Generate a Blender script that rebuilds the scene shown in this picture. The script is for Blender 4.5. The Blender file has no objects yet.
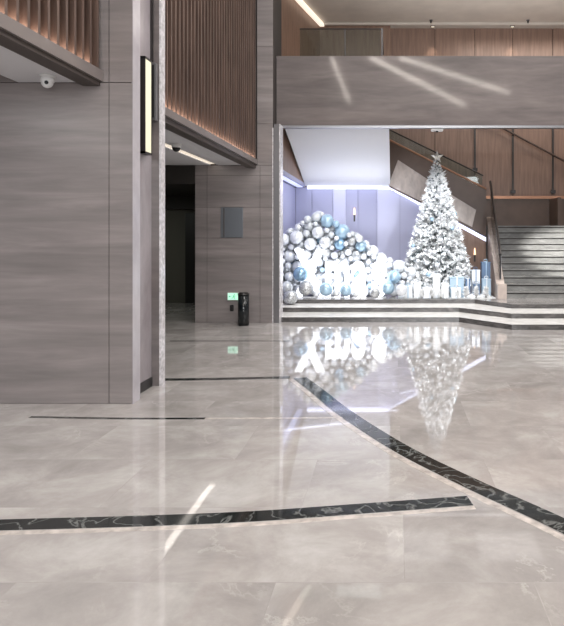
import bpy, bmesh, math, random
from mathutils import Vector, Matrix
random.seed(11)
S = bpy.context.scene
COL = S.collection
PI = math.pi
F, CX, CY, EYE = 620.0, 394.0, 238.0, 1.6
P = 0.28                       # display platform height
def wx(px, Y): return (px - CX) * Y / F
def wz(py, Y): return EYE - (py - CY) * Y / F

# ------------------------------------------------------------------ materials
def lin(c):
    return tuple(((v/255)/12.92 if v/255 <= .04045 else ((v/255+.055)/1.055)**2.4) for v in c) + (1,)
def newmat(name):
    m = bpy.data.materials.new(name); m.use_nodes = True
    nt = m.node_tree; b = nt.nodes['Principled BSDF']
    return m, nt, b
def plain(name, c, rough=.5, metal=0, noise=0, nscale=8, **kw):
    m, nt, b = newmat(name)
    b.inputs['Base Color'].default_value = lin(c)
    b.inputs['Roughness'].default_value = rough; b.inputs['Metallic'].default_value = metal
    for k, v in kw.items(): b.inputs[k.replace('_', ' ')].default_value = v
    if noise:
        g = nt.nodes.new('ShaderNodeNewGeometry'); n = nt.nodes.new('ShaderNodeTexNoise'); n.inputs['Scale'].default_value = nscale
        n.inputs['Detail'].default_value = 4
        nt.links.new(g.outputs['Position'], n.inputs['Vector'])
        r = nt.nodes.new('ShaderNodeValToRGB'); r.color_ramp.elements[0].position = .3; r.color_ramp.elements[1].position = .7
        r.color_ramp.elements[0].color = lin([max(0, v*(1-noise)) for v in c]); r.color_ramp.elements[1].color = lin([min(255, v*(1+noise)) for v in c])
        nt.links.new(n.outputs['Fac'], r.inputs['Fac']); nt.links.new(r.outputs['Color'], b.inputs['Base Color'])
    return m
def emit(name, c, s):
    m, nt, b = newmat(name)
    b.inputs['Base Color'].default_value = lin(c)
    b.inputs['Emission Color'].default_value = lin(c); b.inputs['Emission Strength'].default_value = s
    return m
def stone(name, c1, c2, c3, rough, sc=(.35, .35, 5.5), vein=.5, bump=0):
    """travertine-like stone with long horizontal streaks"""
    m, nt, b = newmat(name); L = nt.links; N = nt.nodes
    g = N.new('ShaderNodeNewGeometry'); mp = N.new('ShaderNodeMapping'); mp.inputs['Scale'].default_value = sc
    L.new(g.outputs['Position'], mp.inputs['Vector'])
    n = N.new('ShaderNodeTexNoise'); n.inputs['Scale'].default_value = 1.6; n.inputs['Detail'].default_value = 7; n.inputs['Roughness'].default_value = .6; n.inputs['Distortion'].default_value = .6
    L.new(mp.outputs['Vector'], n.inputs['Vector'])
    r = N.new('ShaderNodeValToRGB'); e = r.color_ramp.elements
    e[0].position = .3; e[0].color = lin(c1); e[1].position = .72; e[1].color = lin(c3)
    x = e.new(.5); x.color = lin(c2)
    L.new(n.outputs['Fac'], r.inputs['Fac'])
    n2 = N.new('ShaderNodeTexNoise'); n2.inputs['Scale'].default_value = 7; n2.inputs['Detail'].default_value = 3
    L.new(mp.outputs['Vector'], n2.inputs['Vector'])
    mx = N.new('ShaderNodeMix'); mx.data_type = 'RGBA'; mx.blend_type = 'OVERLAY'; mx.inputs['Factor'].default_value = vein
    L.new(r.outputs['Color'], mx.inputs[6]); L.new(n2.outputs['Fac'], mx.inputs[7]); L.new(mx.outputs[2], b.inputs['Base Color'])
    b.inputs['Roughness'].default_value = rough
    return m
def wood(name, c1, c2, rough=.5):
    m, nt, b = newmat(name); L = nt.links; N = nt.nodes
    g = N.new('ShaderNodeNewGeometry'); mp = N.new('ShaderNodeMapping'); mp.inputs['Scale'].default_value = (6, 6, .5)
    L.new(g.outputs['Position'], mp.inputs['Vector'])
    n = N.new('ShaderNodeTexNoise'); n.inputs['Scale'].default_value = 3; n.inputs['Detail'].default_value = 6
    L.new(mp.outputs['Vector'], n.inputs['Vector'])
    r = N.new('ShaderNodeValToRGB'); r.color_ramp.elements[0].position = .35; r.color_ramp.elements[1].position = .65
    r.color_ramp.elements[0].color = lin(c1); r.color_ramp.elements[1].color = lin(c2)
    L.new(n.outputs['Fac'], r.inputs['Fac']); L.new(r.outputs['Color'], b.inputs['Base Color'])
    b.inputs['Roughness'].default_value = rough
    return m
def floor_mat():
    m, nt, b = newmat('polished_floor_marble'); L = nt.links; N = nt.nodes
    g = N.new('ShaderNodeNewGeometry')
    # tiles: random tone per slab + hairline joint
    mp = N.new('ShaderNodeMapping'); mp.inputs['Location'].default_value = (.55, .32, 0)
    L.new(g.outputs['Position'], mp.inputs['Vector'])
    br = N.new('ShaderNodeTexBrick'); br.inputs['Scale'].default_value = 1; br.inputs['Brick Width'].default_value = 1.2; br.inputs['Row Height'].default_value = .8
    br.offset = .5; br.inputs['Mortar Size'].default_value = .0025; br.inputs['Mortar Smooth'].default_value = .3
    br.inputs['Color1'].default_value = (.36, .36, .36, 1); br.inputs['Color2'].default_value = (.62, .62, .62, 1); br.inputs['Mortar'].default_value = (.44, .44, .44, 1)
    L.new(mp.outputs['Vector'], br.inputs['Vector'])
    # shift noise lookup per tile
    ad = N.new('ShaderNodeVectorMath'); ad.operation = 'MULTIPLY_ADD'; ad.inputs[1].default_value = (9, 7, 5)
    L.new(br.outputs['Color'], ad.inputs[0]); L.new(g.outputs['Position'], ad.inputs[2])
    n = N.new('ShaderNodeTexNoise'); n.inputs['Scale'].default_value = 1.9; n.inputs['Detail'].default_value = 10; n.inputs['Roughness'].default_value = .68; n.inputs['Distortion'].default_value = .35
    L.new(ad.outputs[0], n.inputs['Vector'])
    r = N.new('ShaderNodeValToRGB'); e = r.color_ramp.elements
    e[0].position = .28; e[0].color = lin((158, 154, 151)); e[1].position = .74; e[1].color = lin((206, 203, 200)); x = e.new(.5); x.color = lin((180, 175, 172))
    L.new(n.outputs['Fac'], r.inputs['Fac'])
    mx = N.new('ShaderNodeMix'); mx.data_type = 'RGBA'; mx.blend_type = 'OVERLAY'; mx.inputs['Factor'].default_value = .3
    L.new(r.outputs['Color'], mx.inputs[6]); L.new(br.outputs['Color'], mx.inputs[7])
    # pale veins
    n2 = N.new('ShaderNodeTexNoise'); n2.inputs['Scale'].default_value = 1.1; n2.inputs['Detail'].default_value = 10; n2.inputs['Roughness'].default_value = .66; n2.inputs['Distortion'].default_value = .5
    L.new(ad.outputs[0], n2.inputs['Vector'])
    s = N.new('ShaderNodeMath'); s.operation = 'SUBTRACT'; s.inputs[1].default_value = .5; L.new(n2.outputs['Fac'], s.inputs[0])
    a = N.new('ShaderNodeMath'); a.operation = 'ABSOLUTE'; L.new(s.outputs[0], a.inputs[0])
    mr = N.new('ShaderNodeMapRange'); mr.inputs['From Min'].default_value = 0; mr.inputs['From Max'].default_value = .016; mr.inputs['To Min'].default_value = 1; mr.inputs['To Max'].default_value = 0
    L.new(a.outputs[0], mr.inputs['Value'])
    n3 = N.new('ShaderNodeTexNoise'); n3.inputs['Scale'].default_value = 1.7; L.new(ad.outputs[0], n3.inputs['Vector'])
    mr2 = N.new('ShaderNodeMapRange'); mr2.inputs['From Min'].default_value = .5; mr2.inputs['From Max'].default_value = .68; mr2.inputs['To Max'].default_value = .35
    L.new(n3.outputs['Fac'], mr2.inputs['Value'])
    ml = N.new('ShaderNodeMath'); ml.operation = 'MULTIPLY'; L.new(mr.outputs[0], ml.inputs[0]); L.new(mr2.outputs[0], ml.inputs[1])
    m3 = N.new('ShaderNodeMix'); m3.data_type = 'RGBA'; m3.inputs[7].default_value = lin((232, 228, 224))
    L.new(ml.outputs[0], m3.inputs['Factor']); L.new(mx.outputs[2], m3.inputs[6]); L.new(m3.outputs[2], b.inputs['Base Color'])
    b.inputs['Roughness'].default_value = .03; b.inputs['IOR'].default_value = 2.05
    # faint undulation of the polish
    n4 = N.new('ShaderNodeTexNoise'); n4.inputs['Scale'].default_value = 2.2; n4.inputs['Detail'].default_value = 2; L.new(g.outputs['Position'], n4.inputs['Vector'])
    bp = N.new('ShaderNodeBump'); bp.inputs['Strength'].default_value = .03; bp.inputs['Distance'].default_value = .01
    L.new(n4.outputs['Fac'], bp.inputs['Height']); L.new(bp.outputs['Normal'], b.inputs['Normal'])
    return m
def dark_marble():
    m, nt, b = newmat('dark_inlay_marble'); L = nt.links; N = nt.nodes
    g = N.new('ShaderNodeNewGeometry')
    n2 = N.new('ShaderNodeTexNoise'); n2.inputs['Scale'].default_value = 4.5; n2.inputs['Detail'].default_value = 8; n2.inputs['Distortion'].default_value = .7
    L.new(g.outputs['Position'], n2.inputs['Vector'])
    s = N.new('ShaderNodeMath'); s.operation = 'SUBTRACT'; s.inputs[1].default_value = .5; L.new(n2.outputs['Fac'], s.inputs[0])
    a = N.new('ShaderNodeMath'); a.operation = 'ABSOLUTE'; L.new(s.outputs[0], a.inputs[0])
    r = N.new('ShaderNodeValToRGB'); e = r.color_ramp.elements
    e[0].position = 0; e[0].color = lin((118, 119, 117)); e[1].position = .03; e[1].color = lin((34, 38, 38)); x = e.new(.012); x.color = lin((84, 87, 86)); 
    L.new(a.outputs[0], r.inputs['Fac']); L.new(r.outputs['Color'], b.inputs['Base Color'])
    b.inputs['Roughness'].default_value = .06; b.inputs['IOR'].default_value = 1.55
    return m
def glassy(name, tint=(235, 245, 245), mixf=.2):
    m, nt, b = newmat(name); L = nt.links; N = nt.nodes
    tr = N.new('ShaderNodeBsdfTransparent'); tr.inputs['Color'].default_value = lin(tint)
    gl = N.new('ShaderNodeBsdfGlossy'); gl.inputs['Roughness'].default_value = .03
    fr = N.new('ShaderNodeFresnel'); fr.inputs['IOR'].default_value = 1.5
    mx = N.new('ShaderNodeMixShader'); L.new(fr.outputs[0], mx.inputs[0]); L.new(tr.outputs[0], mx.inputs[1]); L.new(gl.outputs[0], mx.inputs[2])
    out = [n for n in N if n.type == 'OUTPUT_MATERIAL'][0]; L.new(mx.outputs[0], out.inputs['Surface'])
    return m

M = dict(
 floor=floor_mat(), inlay=dark_marble(),
 pale=plain('pale_inlay_marble', (196, 188, 182), .05, noise=.14, nscale=14),
 stone=stone('grey_vein_stone', (122, 116, 115), (136, 129, 128), (152, 145, 143), .26, sc=(.3, .3, 3.2), vein=.14),
 stone_warm=stone('beam_vein_stone', (104, 98, 97), (115, 108, 107), (127, 119, 117), .07, sc=(.4, .4, 2.6), vein=.15),
 stone_side=stone('side_vein_stone', (142, 134, 138), (154, 147, 151), (168, 161, 165), .22, sc=(1, 1, .6), vein=.2),
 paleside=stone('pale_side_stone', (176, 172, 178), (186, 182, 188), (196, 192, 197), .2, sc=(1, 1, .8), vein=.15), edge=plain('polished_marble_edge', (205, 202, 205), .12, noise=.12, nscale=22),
 joint=plain('dark_joint', (62, 56, 54), .8),
 white=plain('white_ceiling_paint', (214, 214, 218), .75),
 ceil=plain('warm_white_ceiling_paint', (205, 198, 190), .7, noise=.03, nscale=2),
 wood=wood('walnut_slat_wood', (76, 60, 53), (102, 82, 73), .45),
 wooddark=wood('dark_walnut', (60, 44, 38), (78, 58, 49), .5),
 woodpanel=wood('walnut_panel', (126, 100, 86), (144, 118, 102), .45),
 woodrear=wood('rear_walnut_veneer', (126, 102, 90), (144, 118, 104), .4),
 brown=plain('brown_veneer', (98, 79, 69), .4, noise=.06, nscale=3),
 metal=plain('brushed_steel', (150, 150, 154), .3, 1), metaldark=plain('dark_bronze', (70, 68, 68), .35, .8),
 frame=plain('grey_metal_frame', (122, 120, 122), .32, .6),
 steelplate=plain('steel_plate', (150, 156, 164), .28, .7),
 copper=plain('copper_trim', (176, 132, 108), .35, .7),
 fascia=plain('grey_fascia_metal', (128, 120, 118), .4, .2), fasciadark=plain('dark_fascia_metal', (70, 62, 58), .5),
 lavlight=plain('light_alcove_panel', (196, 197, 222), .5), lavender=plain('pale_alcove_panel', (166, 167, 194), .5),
 stair=stone('stair_stone', (112, 112, 111), (130, 130, 128), (150, 150, 148), .25, sc=(1.2, 1.2, 4), vein=.25),
 riser=stone('platform_riser_stone', (62, 60, 60), (84, 82, 82), (110, 107, 106), .15, sc=(2, 2, 8), vein=.5),
 tread=plain('pale_tread_stone', (232, 230, 227), .25, noise=.05, nscale=6),
 deck=plain('platform_top_stone', (158, 154, 152), .12, noise=.1, nscale=3),
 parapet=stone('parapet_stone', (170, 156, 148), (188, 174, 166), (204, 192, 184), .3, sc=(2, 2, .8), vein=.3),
 glass=glassy('clear_glass'),
 black=plain('black_lacquer', (22, 27, 30), .18), blackmat=plain('black_plastic', (20, 20, 22), .4),
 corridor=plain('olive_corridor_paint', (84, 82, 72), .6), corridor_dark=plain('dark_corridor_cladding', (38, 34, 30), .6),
 doordark=plain('black_door', (22, 22, 20), .4),
 whiteplastic=plain('white_plastic', (222, 222, 222), .35), lens=plain('camera_lens', (30, 32, 36), .1),
 silver=plain('silver_ball_foil', (232, 236, 240), .22, .35), pearl=plain('pearl_ball', (222, 226, 232), .18, .15, Coat_Weight=.6),
 smoke=plain('grey_glass_ball', (212, 217, 222), .14, .25), blue=plain('pale_blue_ball', (172, 202, 224), .16, .35, Coat_Weight=.5),
 deepblue=plain('mid_blue_ball', (150, 184, 212), .16, .5), glitter=plain('glitter_ball', (170, 172, 174), .4, .6, noise=.4, nscale=60),
 flock=plain('flocked_snow_needles', (238, 242, 246), .7, noise=.08, nscale=20), needle=plain('grey_green_needles', (98, 112, 116), .7, noise=.3, nscale=20),
 bark=plain('bark', (74, 60, 50), .8), snow=plain('artificial_snow', (240, 243, 248), .8, noise=.05, nscale=12),
 star=plain('silver_star', (232, 230, 222), .25, .5), ribbon=plain('silver_ribbon', (200, 208, 216), .25, .7),
 giftwhite=plain('white_gift_paper', (234, 238, 242), .4), giftblue=plain('pale_blue_gift_paper', (166, 190, 210), .4),
 giftdark=plain('slate_blue_gift_paper', (92, 116, 146), .4), giftsilver=plain('silver_gift_paper', (206, 212, 220), .3, .5),
 leddim=emit('dim_cool_led', (214, 220, 255), .55), led=emit('cool_led', (226, 230, 255), 1.15), ledwarm=emit('warm_led', (255, 240, 220), .6), ledstrong=emit('bright_linear_led', (255, 246, 236), 16), cove=emit('dim_cove_led', (255, 240, 222), .8), letter=emit('letter_glow', (246, 248, 255), 1.15),
 steplight=emit('step_led', (255, 252, 246), 1.6), sconce=emit('cream_lamp_panel', (222, 218, 192), .4), candle=emit('warm_lamp_glow', (255, 214, 176), 1.6),
 fairy=emit('fairy_light', (245, 250, 255), 6), exitw=emit('exit_sign_face', (190, 245, 220), .55), exitg=emit('exit_sign_green', (40, 150, 110), .5),
)

# ------------------------------------------------------------------ mesh helpers
def box(bm, x0, x1, y0, y1, z0, z1, bev=0):
    r = bmesh.ops.create_cube(bm, size=1, matrix=Matrix.Translation(((x0+x1)/2, (y0+y1)/2, (z0+z1)/2)) @ Matrix.Diagonal((abs(x1-x0), abs(y1-y0), abs(z1-z0), 1)))
    if bev:
        es = list({e for v in r['verts'] for e in v.link_edges})
        bmesh.ops.bevel(bm, geom=es, offset=bev, segments=2, affect='EDGES')
    return bm
def B(*a, **k): return box(bmesh.new(), *a, **k)
def prism(bm, pts, vec):
    """extrude polygon of 3D points along vec"""
    a = [bm.verts.new(Vector(p)) for p in pts]; b = [bm.verts.new(Vector(p) + Vector(vec)) for p in pts]; n = len(pts)
    bm.faces.new(a); bm.faces.new(b[::-1])
    for i in range(n): bm.faces.new((a[i], b[i], b[(i+1) % n], a[(i+1) % n]))
    bmesh.ops.recalc_face_normals(bm, faces=bm.faces[:])
    return bm
def tube(bm, pts, r, seg=8):
    pts = [Vector(p) for p in pts]
    for a, b in zip(pts, pts[1:]):
        d = b - a
        mt = Matrix.Translation((a+b)/2) @ d.to_track_quat('Z', 'Y').to_matrix().to_4x4()
        bmesh.ops.create_cone(bm, cap_ends=True, segments=seg, radius1=r, radius2=r, depth=d.length + r*.5, matrix=mt)
    return bm
def cyl(bm, c, r, z0, z1, seg=24, r2=None):
    bmesh.ops.create_cone(bm, cap_ends=True, segments=seg, radius1=r, radius2=r if r2 is None else r2, depth=z1-z0, matrix=Matrix.Translation((c[0], c[1], (z0+z1)/2)))
    return bm
def ball(bm, c, r, u=16, v=10):
    bmesh.ops.create_uvsphere(bm, u_segments=u, v_segments=v, radius=r, matrix=Matrix.Translation(c)); return bm
def obj(name, bm, mat, parent=None, smooth=False, origin=None):
    off = Vector(parent.matrix_basis.translation) if parent else Vector(origin or (0, 0, 0))
    if parent and parent.parent: off = off + parent.parent.matrix_basis.translation
    if off.length: bmesh.ops.translate(bm, verts=bm.verts[:], vec=-off)
    me = bpy.data.meshes.new(name); bm.to_mesh(me); bm.free(); me.materials.append(mat)
    if smooth:
        for p in me.polygons: p.use_smooth = True
    o = bpy.data.objects.new(name, me); COL.objects.link(o)
    if parent: o.parent = parent
    else: o.location = off
    return o
def thing(name, label, cat, loc, group=None):
    o = bpy.data.objects.new(name, None); COL.objects.link(o); o.location = loc; o.empty_display_size = .1
    o['label'] = label; o['category'] = cat
    if group: o['group'] = group
    return o
def tag(o, label, cat, group=None):
    o['label'] = label; o['category'] = cat
    if group: o['group'] = group
    return o
def struct(name, bm, mat, label=None, parent=None):
    o = obj(name, bm, mat, parent)
    if not parent:
        o['kind'] = 'structure'
    if label: o['label'] = label
    return o

H = 7.7                # ceiling height
# ------------------------------------------------------------------ floor, ceiling and hidden sides
struct('floor', B(-7, 8, -8, 19.5, -.15, 0), M['floor'], 'polished beige grey marble floor mirroring the tree')
struct('ceiling', B(-7, 8, -8, 19.5, H, H+.15), M['ceil'], 'warm white upper ceiling above the balcony')
struct('wall_right', B(8, 8.15, -8, 19.5, 0, H), M['stone'])
struct('wall_behind_camera', B(-7, 8, -8.15, -8, 0, H), M['stone_warm'])
struct('wall_far_left', B(-7.15, -7, -8, 19.5, 0, H), M['stone'])

def band(pts, w, off=0, z=.0022, steps=60, down=.03):
    """inlay strip following a smooth path on the floor, off = sideways shift"""
    P3 = [Vector((p[0], p[1])) for p in pts]
    def cr(p0, p1, p2, p3, t): return .5*((2*p1)+(-p0+p2)*t+(2*p0-5*p1+4*p2-p3)*t*t+(-p0+3*p1-3*p2+p3)*t**3)
    pp = [2*P3[0]-P3[1]] + P3 + [2*P3[-1]-P3[-2]]
    path = []
    for i in range(len(P3)-1):
        for k in range(12): path.append(cr(*pp[i:i+4], k/12))
    path.append(P3[-1])
    bm = bmesh.new(); rows = []
    for i, p in enumerate(path):
        t = (path[min(i+1, len(path)-1)] - path[max(i-1, 0)]).normalized(); n = Vector((-t.y, t.x))
        a = p + n*(off - w/2); b = p + n*(off + w/2)
        rows.append([bm.verts.new((q.x, q.y, zz)) for q in (a, b) for zz in (z, z-down)])
    for r, s in zip(rows, rows[1:]):
        bm.faces.new((r[0], s[0], s[2], r[2])); bm.faces.new((r[1], r[3], s[3], s[1]))
        bm.faces.new((r[0], r[1], s[1], s[0])); bm.faces.new((r[2], s[2], s[3], r[3]))
    bm.faces.new(rows[0]); bm.faces.new(rows[-1])
    bmesh.ops.recalc_face_normals(bm, faces=bm.faces[:])
    return bm
def fl(px, py): Y = EYE*F/(py-CY); return (wx(px, Y), Y)
crossp = [fl(-120, 529), fl(0, 525), fl(125, 521.5), fl(250, 516.5), fl(370, 508), fl(470, 500.5)]
diagp = [fl(700, 596), fl(564, 526), fl(470, 483), fl(400, 448), fl(345, 413), fl(316, 390), fl(300, 378)]
n = 1
struct('trim_1', band(diagp, .15), M['inlay'], 'black veined marble inlay curving diagonally across the floor')
struct('trim_2', band(diagp, .05, off=.115, z=.0018), M['pale'], 'pale marble border along the near side of the diagonal inlay')
struct('trim_3', band(crossp, .135, z=.0014), M['inlay'], 'black veined marble inlay running across the floor in the foreground')
struct('trim_4', band(crossp, .045, off=-.1, z=.001), M['pale'], 'pale marble border below the foreground inlay')
struct('trim_5', band([fl(60, 379.5), fl(180, 379.5), fl(290, 377.5)], .11, z=.0016), M['inlay'], 'thin dark floor inlay near the second pillar')
struct('trim_6', band([fl(30, 417), fl(120, 418.5), fl(205, 418.5)], .05, z=.0012), M['inlay'], 'narrow dark floor inlay in front of the near pillar')
struct('trim_7', band([fl(205, 418.5), fl(300, 418), fl(345, 417.5)], .04, z=.0012), M['pale'], 'narrow pale floor inlay in front of the near pillar')
struct('trim_8', band([fl(170, 341), fl(290, 341)], .05, z=.0012), M['inlay'], 'hairline dark inlay in front of the rear pillar')

# ------------------------------------------------------------------ near pillar (wall of vein stone)
def panels(bm, x0, x1, z0, z1, yf, xs, zs, g=.004, d=.03):
    X = [x0] + xs + [x1]; Z = [z0] + zs + [z1]
    for i in range(len(X)-1):
        for j in range(len(Z)-1):
            box(bm, X[i]+g, X[i+1]-g, yf, yf+d, Z[j]+g, Z[j+1]-g)
    return bm
y1 = 5.98
struct('wall_near_pillar', B(-6.98, -2.535, y1+.03, 6.13, 0, H), M['joint'])
bm = bmesh.new()
panels(bm, -7, -2.52, 0, H, y1, [wx(-60, y1), wx(109, y1)], [3.1, 4.9], g=.0035)
struct('wall_near_cladding', bm, M['stone'], 'grey brown veined stone cladding of the near left pillar')
struct('trim_9', B(-2.5345, -2.518, y1+.006, 6.15, 0, H), M['paleside'], 'polished pale edge of the near pillar corner')
struct('wall_pillar_recess', B(-5.0, -2.62, 6.13, 6.70, 0, H), M['stone_side'], 'smooth lavender grey side face of the near pillar')
struct('baseboard_pillar', B(-2.619, -2.61, 6.16, 6.70, 0, .1), M['metaldark'], 'dark metal skirting at the foot of the pillar side face')
xf = wx(161, 6.7)
struct('wall_pillar_fin', B(-5.0, xf-.018, 6.70, 6.82, 0, H), M['stone_warm'], 'narrow stone fin behind the near pillar')
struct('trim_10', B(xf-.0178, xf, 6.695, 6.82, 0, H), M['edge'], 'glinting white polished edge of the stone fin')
struct('trim_11', B(-2.63, -2.60, 6.66, 6.699, 2.9, H), M['metaldark'])

# lit sconce on the side face
t = thing('wall_sconce', 'tall slim wall lamp with glowing cream panel on the near pillar side face', 'wall lamp', (-2.62, 6.46, 2.45))
z0, z1 = wz(154, 6.45), wz(58, 6.45)
bm = bmesh.new(); box(bm, -2.62, -2.56, 6.375, 6.56, z0, z0+.02); box(bm, -2.62, -2.56, 6.375, 6.56, z1-.02, z1); box(bm, -2.62, -2.56, 6.375, 6.39, z0, z1); box(bm, -2.62, -2.56, 6.548, 6.56, z0, z1); box(bm, -2.62, -2.60, 6.375, 6.56, z0, z1)
obj('frame', bm, M['metaldark'], t)
obj('lamp_panel', B(-2.6, -2.565, 6.39, 6.548, z0+.02, z1-.02), M['sconce'], t)
t = thing('wall_sconce', 'dark steel vertical lamp housing beside the glowing cream wall lamp', 'wall lamp', (-2.585, 6.64, 2.4))
z0, z1 = wz(121, 6.65), wz(63, 6.65)
obj('housing', B(-2.619, -2.545, 6.62, 6.69, z0, z1, bev=.006), M['frame'], t)
obj('lamp_panel', B(-2.6, -2.56, 6.612, 6.6198, z0+.03, z1-.03), M['metaldark'], t)

# ------------------------------------------------------------------ slatted screens and soffits of the left side
def slat_bay(tn, lab, X, ya, yb, zb, n_gap=.14):
    t = thing('slat_screen', lab, 'slatted wall screen', (X, (ya+yb)/2, zb))
    bm = bmesh.new(); y = ya+.03
    while y < yb-.03:
        box(bm, X-.12, X-.02, y, y+.035, zb+.02, H-.02); y += n_gap
    obj('slats', bm, M['wood'], t)
    obj('backing', B(X-.16, X-.125, ya, yb, zb+.02, H-.02), M['wooddark'], t)
    return t
slat_bay('a', 'backlit vertical walnut slats high above the near soffit, top left', -2.8, -1, 5.975, 3.2)
struct('trim_12', B(-3.0, -2.8, -1, 5.975, 3.105, 3.21), M['fascia'], 'grey metal fascia under the near wooden slats')
struct('trim_13', B(-2.995, -2.83, -1, 5.974, 3.065, 3.105), M['fasciadark'])
struct('ceiling_near_soffit', B(-3.62, -2.995, -1, 5.975, 3.1, 3.16), M['white'], 'white soffit under the near bay')
struct('ceiling_near_inner', B(-7, -3.62, -1, 5.975, 3.25, 3.3), M['white'])
slat_bay('b', 'backlit vertical walnut slats above the second bay between the pillars', -2.56, 6.87, 11.66, 3.06)
struct('trim_14', B(-2.76, -2.56, 6.87, 11.665, 2.98, 3.07), M['fascia'], 'grey metal fascia under the second bay of slats')
struct('trim_15', B(-2.755, -2.6, 6.87, 11.664, 2.915, 2.98), M['fasciadark'])
struct('ceiling_second_soffit', B(-3.3, -2.755, 6.87, 11.665, 2.97, 3.05), M['white'], 'white soffit of the second bay')
struct('ceiling_second_inner', B(-7, -3.45, 6.87, 11.665, 2.97, 3.05), M['white'])
struct('trim_16', B(-3.449, -3.301, 6.87, 11.66, 3.03, 3.05), M['white'])
t = thing('linear_ceiling_light', 'long recessed linear light in the second bay soffit', 'ceiling light', (-3.375, 9.2, 3.0))
obj('diffuser', B(-3.44, -3.31, 6.9, 11.6, 2.985, 3.0), M['ledwarm'], t)
bm = bmesh.new(); box(bm, -3.449, -3.44, 6.9, 11.6, 2.97, 3.03); box(bm, -3.31, -3.301, 6.9, 11.6, 2.97, 3.03)
obj('housing', bm, M['whiteplastic'], t)
def dome_camera(x, y, z, lab, mb, ml, r=.055):
    t = thing('dome_camera', lab, 'security camera', (x, y, z))
    b = bmesh.new(); cyl(b, (x, y), r*1.15, z-.02, z, 24); cyl(b, (x, y), r, z-.06, z-.02, 24); obj('base', b, M['whiteplastic'], t, True)
    b = bmesh.new(); ball(b, (x, y, z-.062), r*.9); obj('dome', b, mb, t, True)
    b = bmesh.new(); ball(b, (x+r*.3, y-r*.75, z-.075), r*.3, 10, 8); obj('lens', b, ml, t, True)
dome_camera(-3.2, 5.72, 3.1, 'small white dome camera under the near white soffit', M['whiteplastic'], M['lens'], .06)
dome_camera(-3.16, 9.0, 2.97, 'black domed camera beside the linear light under the second soffit', M['blackmat'], M['lens'], .065)

# ------------------------------------------------------------------ second pillar
y2 = 11.67; xa, xb = wx(195, y2), wx(273, y2)
struct('wall_second_pillar', B(xa, xb-.01, y2+.03, 12.6, 0, H), M['joint'])
bm = bmesh.new()
panels(bm, xa, xb, 0, 2.969, y2, [wx(207, y2), wx(260, y2)], [1.6, 2.18, 2.78], g=.003)
panels(bm, wx(257, y2), xb, 2.972, H, y2, [], [3.75, 5.2], g=.003)
struct('wall_second_cladding', bm, M['stone'], 'veined stone panels of the rear left pillar')
t = thing('wall_plate', 'brushed steel square plate set in the rear pillar above the dark bin', 'wall panel', (wx(232, y2), y2, 1.9))
obj('plate', B(wx(221, y2), wx(243, y2), y2-.012, y2-.0005, wz(237.5, y2), wz(207.5, y2), bev=.003), M['steelplate'], t)
obj('dark_strip', B(wx(223.6, y2), wx(224.6, y2), y2-.015, y2-.0121, wz(237, y2), wz(208, y2)), M['fasciadark'], t)

# corridor beyond bay 2
struct('wall_corridor', B(-7, -3.0, 15.3, 15.4, 0, 3.05), M['corridor'], 'dim olive corridor wall beyond the pillar')
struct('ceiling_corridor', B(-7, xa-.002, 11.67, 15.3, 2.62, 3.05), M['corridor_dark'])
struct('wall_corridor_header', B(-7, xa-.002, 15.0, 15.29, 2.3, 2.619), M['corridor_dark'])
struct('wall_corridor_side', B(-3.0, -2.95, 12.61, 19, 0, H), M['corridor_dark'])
struct('door_1', B(wx(185, 15.2), wx(185, 15.2)+.9, 15.22, 15.29, 0, wz(213, 15.2)), M['doordark'], 'black corridor door beside the rear pillar')

# litter bin
bx, by = wx(243.5, 11.35), 11.35
t = thing('litter_bin', 'black glossy cylindrical bin standing against the rear pillar', 'bin', (bx, by, 0))
b = bmesh.new(); cyl(b, (bx, by), .1, 0.015, .56, 32); obj('body', b, M['black'], t, True)
b = bmesh.new(); cyl(b, (bx, by), .104, .56, .585, 32); cyl(b, (bx, by), .09, .585, .605, 32, .075); obj('lid', b, M['metaldark'], t, True)
b = bmesh.new(); cyl(b, (bx, by), .092, .0, .015, 32); obj('base', b, M['metaldark'], t, True)
# exit sign low on the wall
t = thing('exit_sign', 'small glowing green and white exit sign low on the rear pillar', 'exit sign', (wx(233, y2), y2, .52))
sx0, sx1, sz0, sz1 = wx(228.3, y2), wx(238.3, y2), wz(299.6, y2), wz(293, y2)
obj('housing', B(sx0-.008, sx1+.008, y2-.03, y2-.0005, sz0-.008, sz1+.008), M['whiteplastic'], t)
face = obj('face', B(sx0, sx1, y2-.034, y2-.0301, sz0, sz1), M['exitw'], t)
bm = bmesh.new(); sm = (sx0+sx1)/2; yy = y2-.037   # running figure and arrow
bmesh.ops.create_icosphere(bm, subdivisions=1, radius=.009, matrix=Matrix.Translation((sm+.03, yy, sz1-.024)))
for a, b_ in (((.028, .088), (.012, .052)), ((.02, .075), (.045, .06)), ((.022, .078), (-.002, .07)), ((.012, .052), (.034, .036)), ((.034, .036), (.028, .016)), ((.012, .052), (-.004, .034)), ((-.004, .034), (-.022, .03))):
    tube(bm, [(sm+a[0], yy, sz0+a[1]), (sm+b_[0], yy, sz0+b_[1])], .0045, 6)
tube(bm, [(sm-.03, yy, sz0+.062), (sm-.07, yy, sz0+.062)], .004, 6); tube(bm, [(sm-.055, yy, sz0+.076), (sm-.072, yy, sz0+.062), (sm-.055, yy, sz0+.048)], .004, 6)
obj('pictogram', bm, M['exitg'], face)
t = thing('wall_socket', 'small black socket box on the pillar below the exit sign', 'socket', (wx(232, y2), y2, .3))
obj('box', B(wx(230.3, y2), wx(234, y2), y2-.03, y2-.0005, wz(311, y2), wz(305, y2), bev=.006), M['blackmat'], t)
obj('cover', B(wx(231, y2), wx(233.3, y2), y2-.034, y2-.0301, wz(310, y2), wz(306, y2)), M['metaldark'], t)

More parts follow.
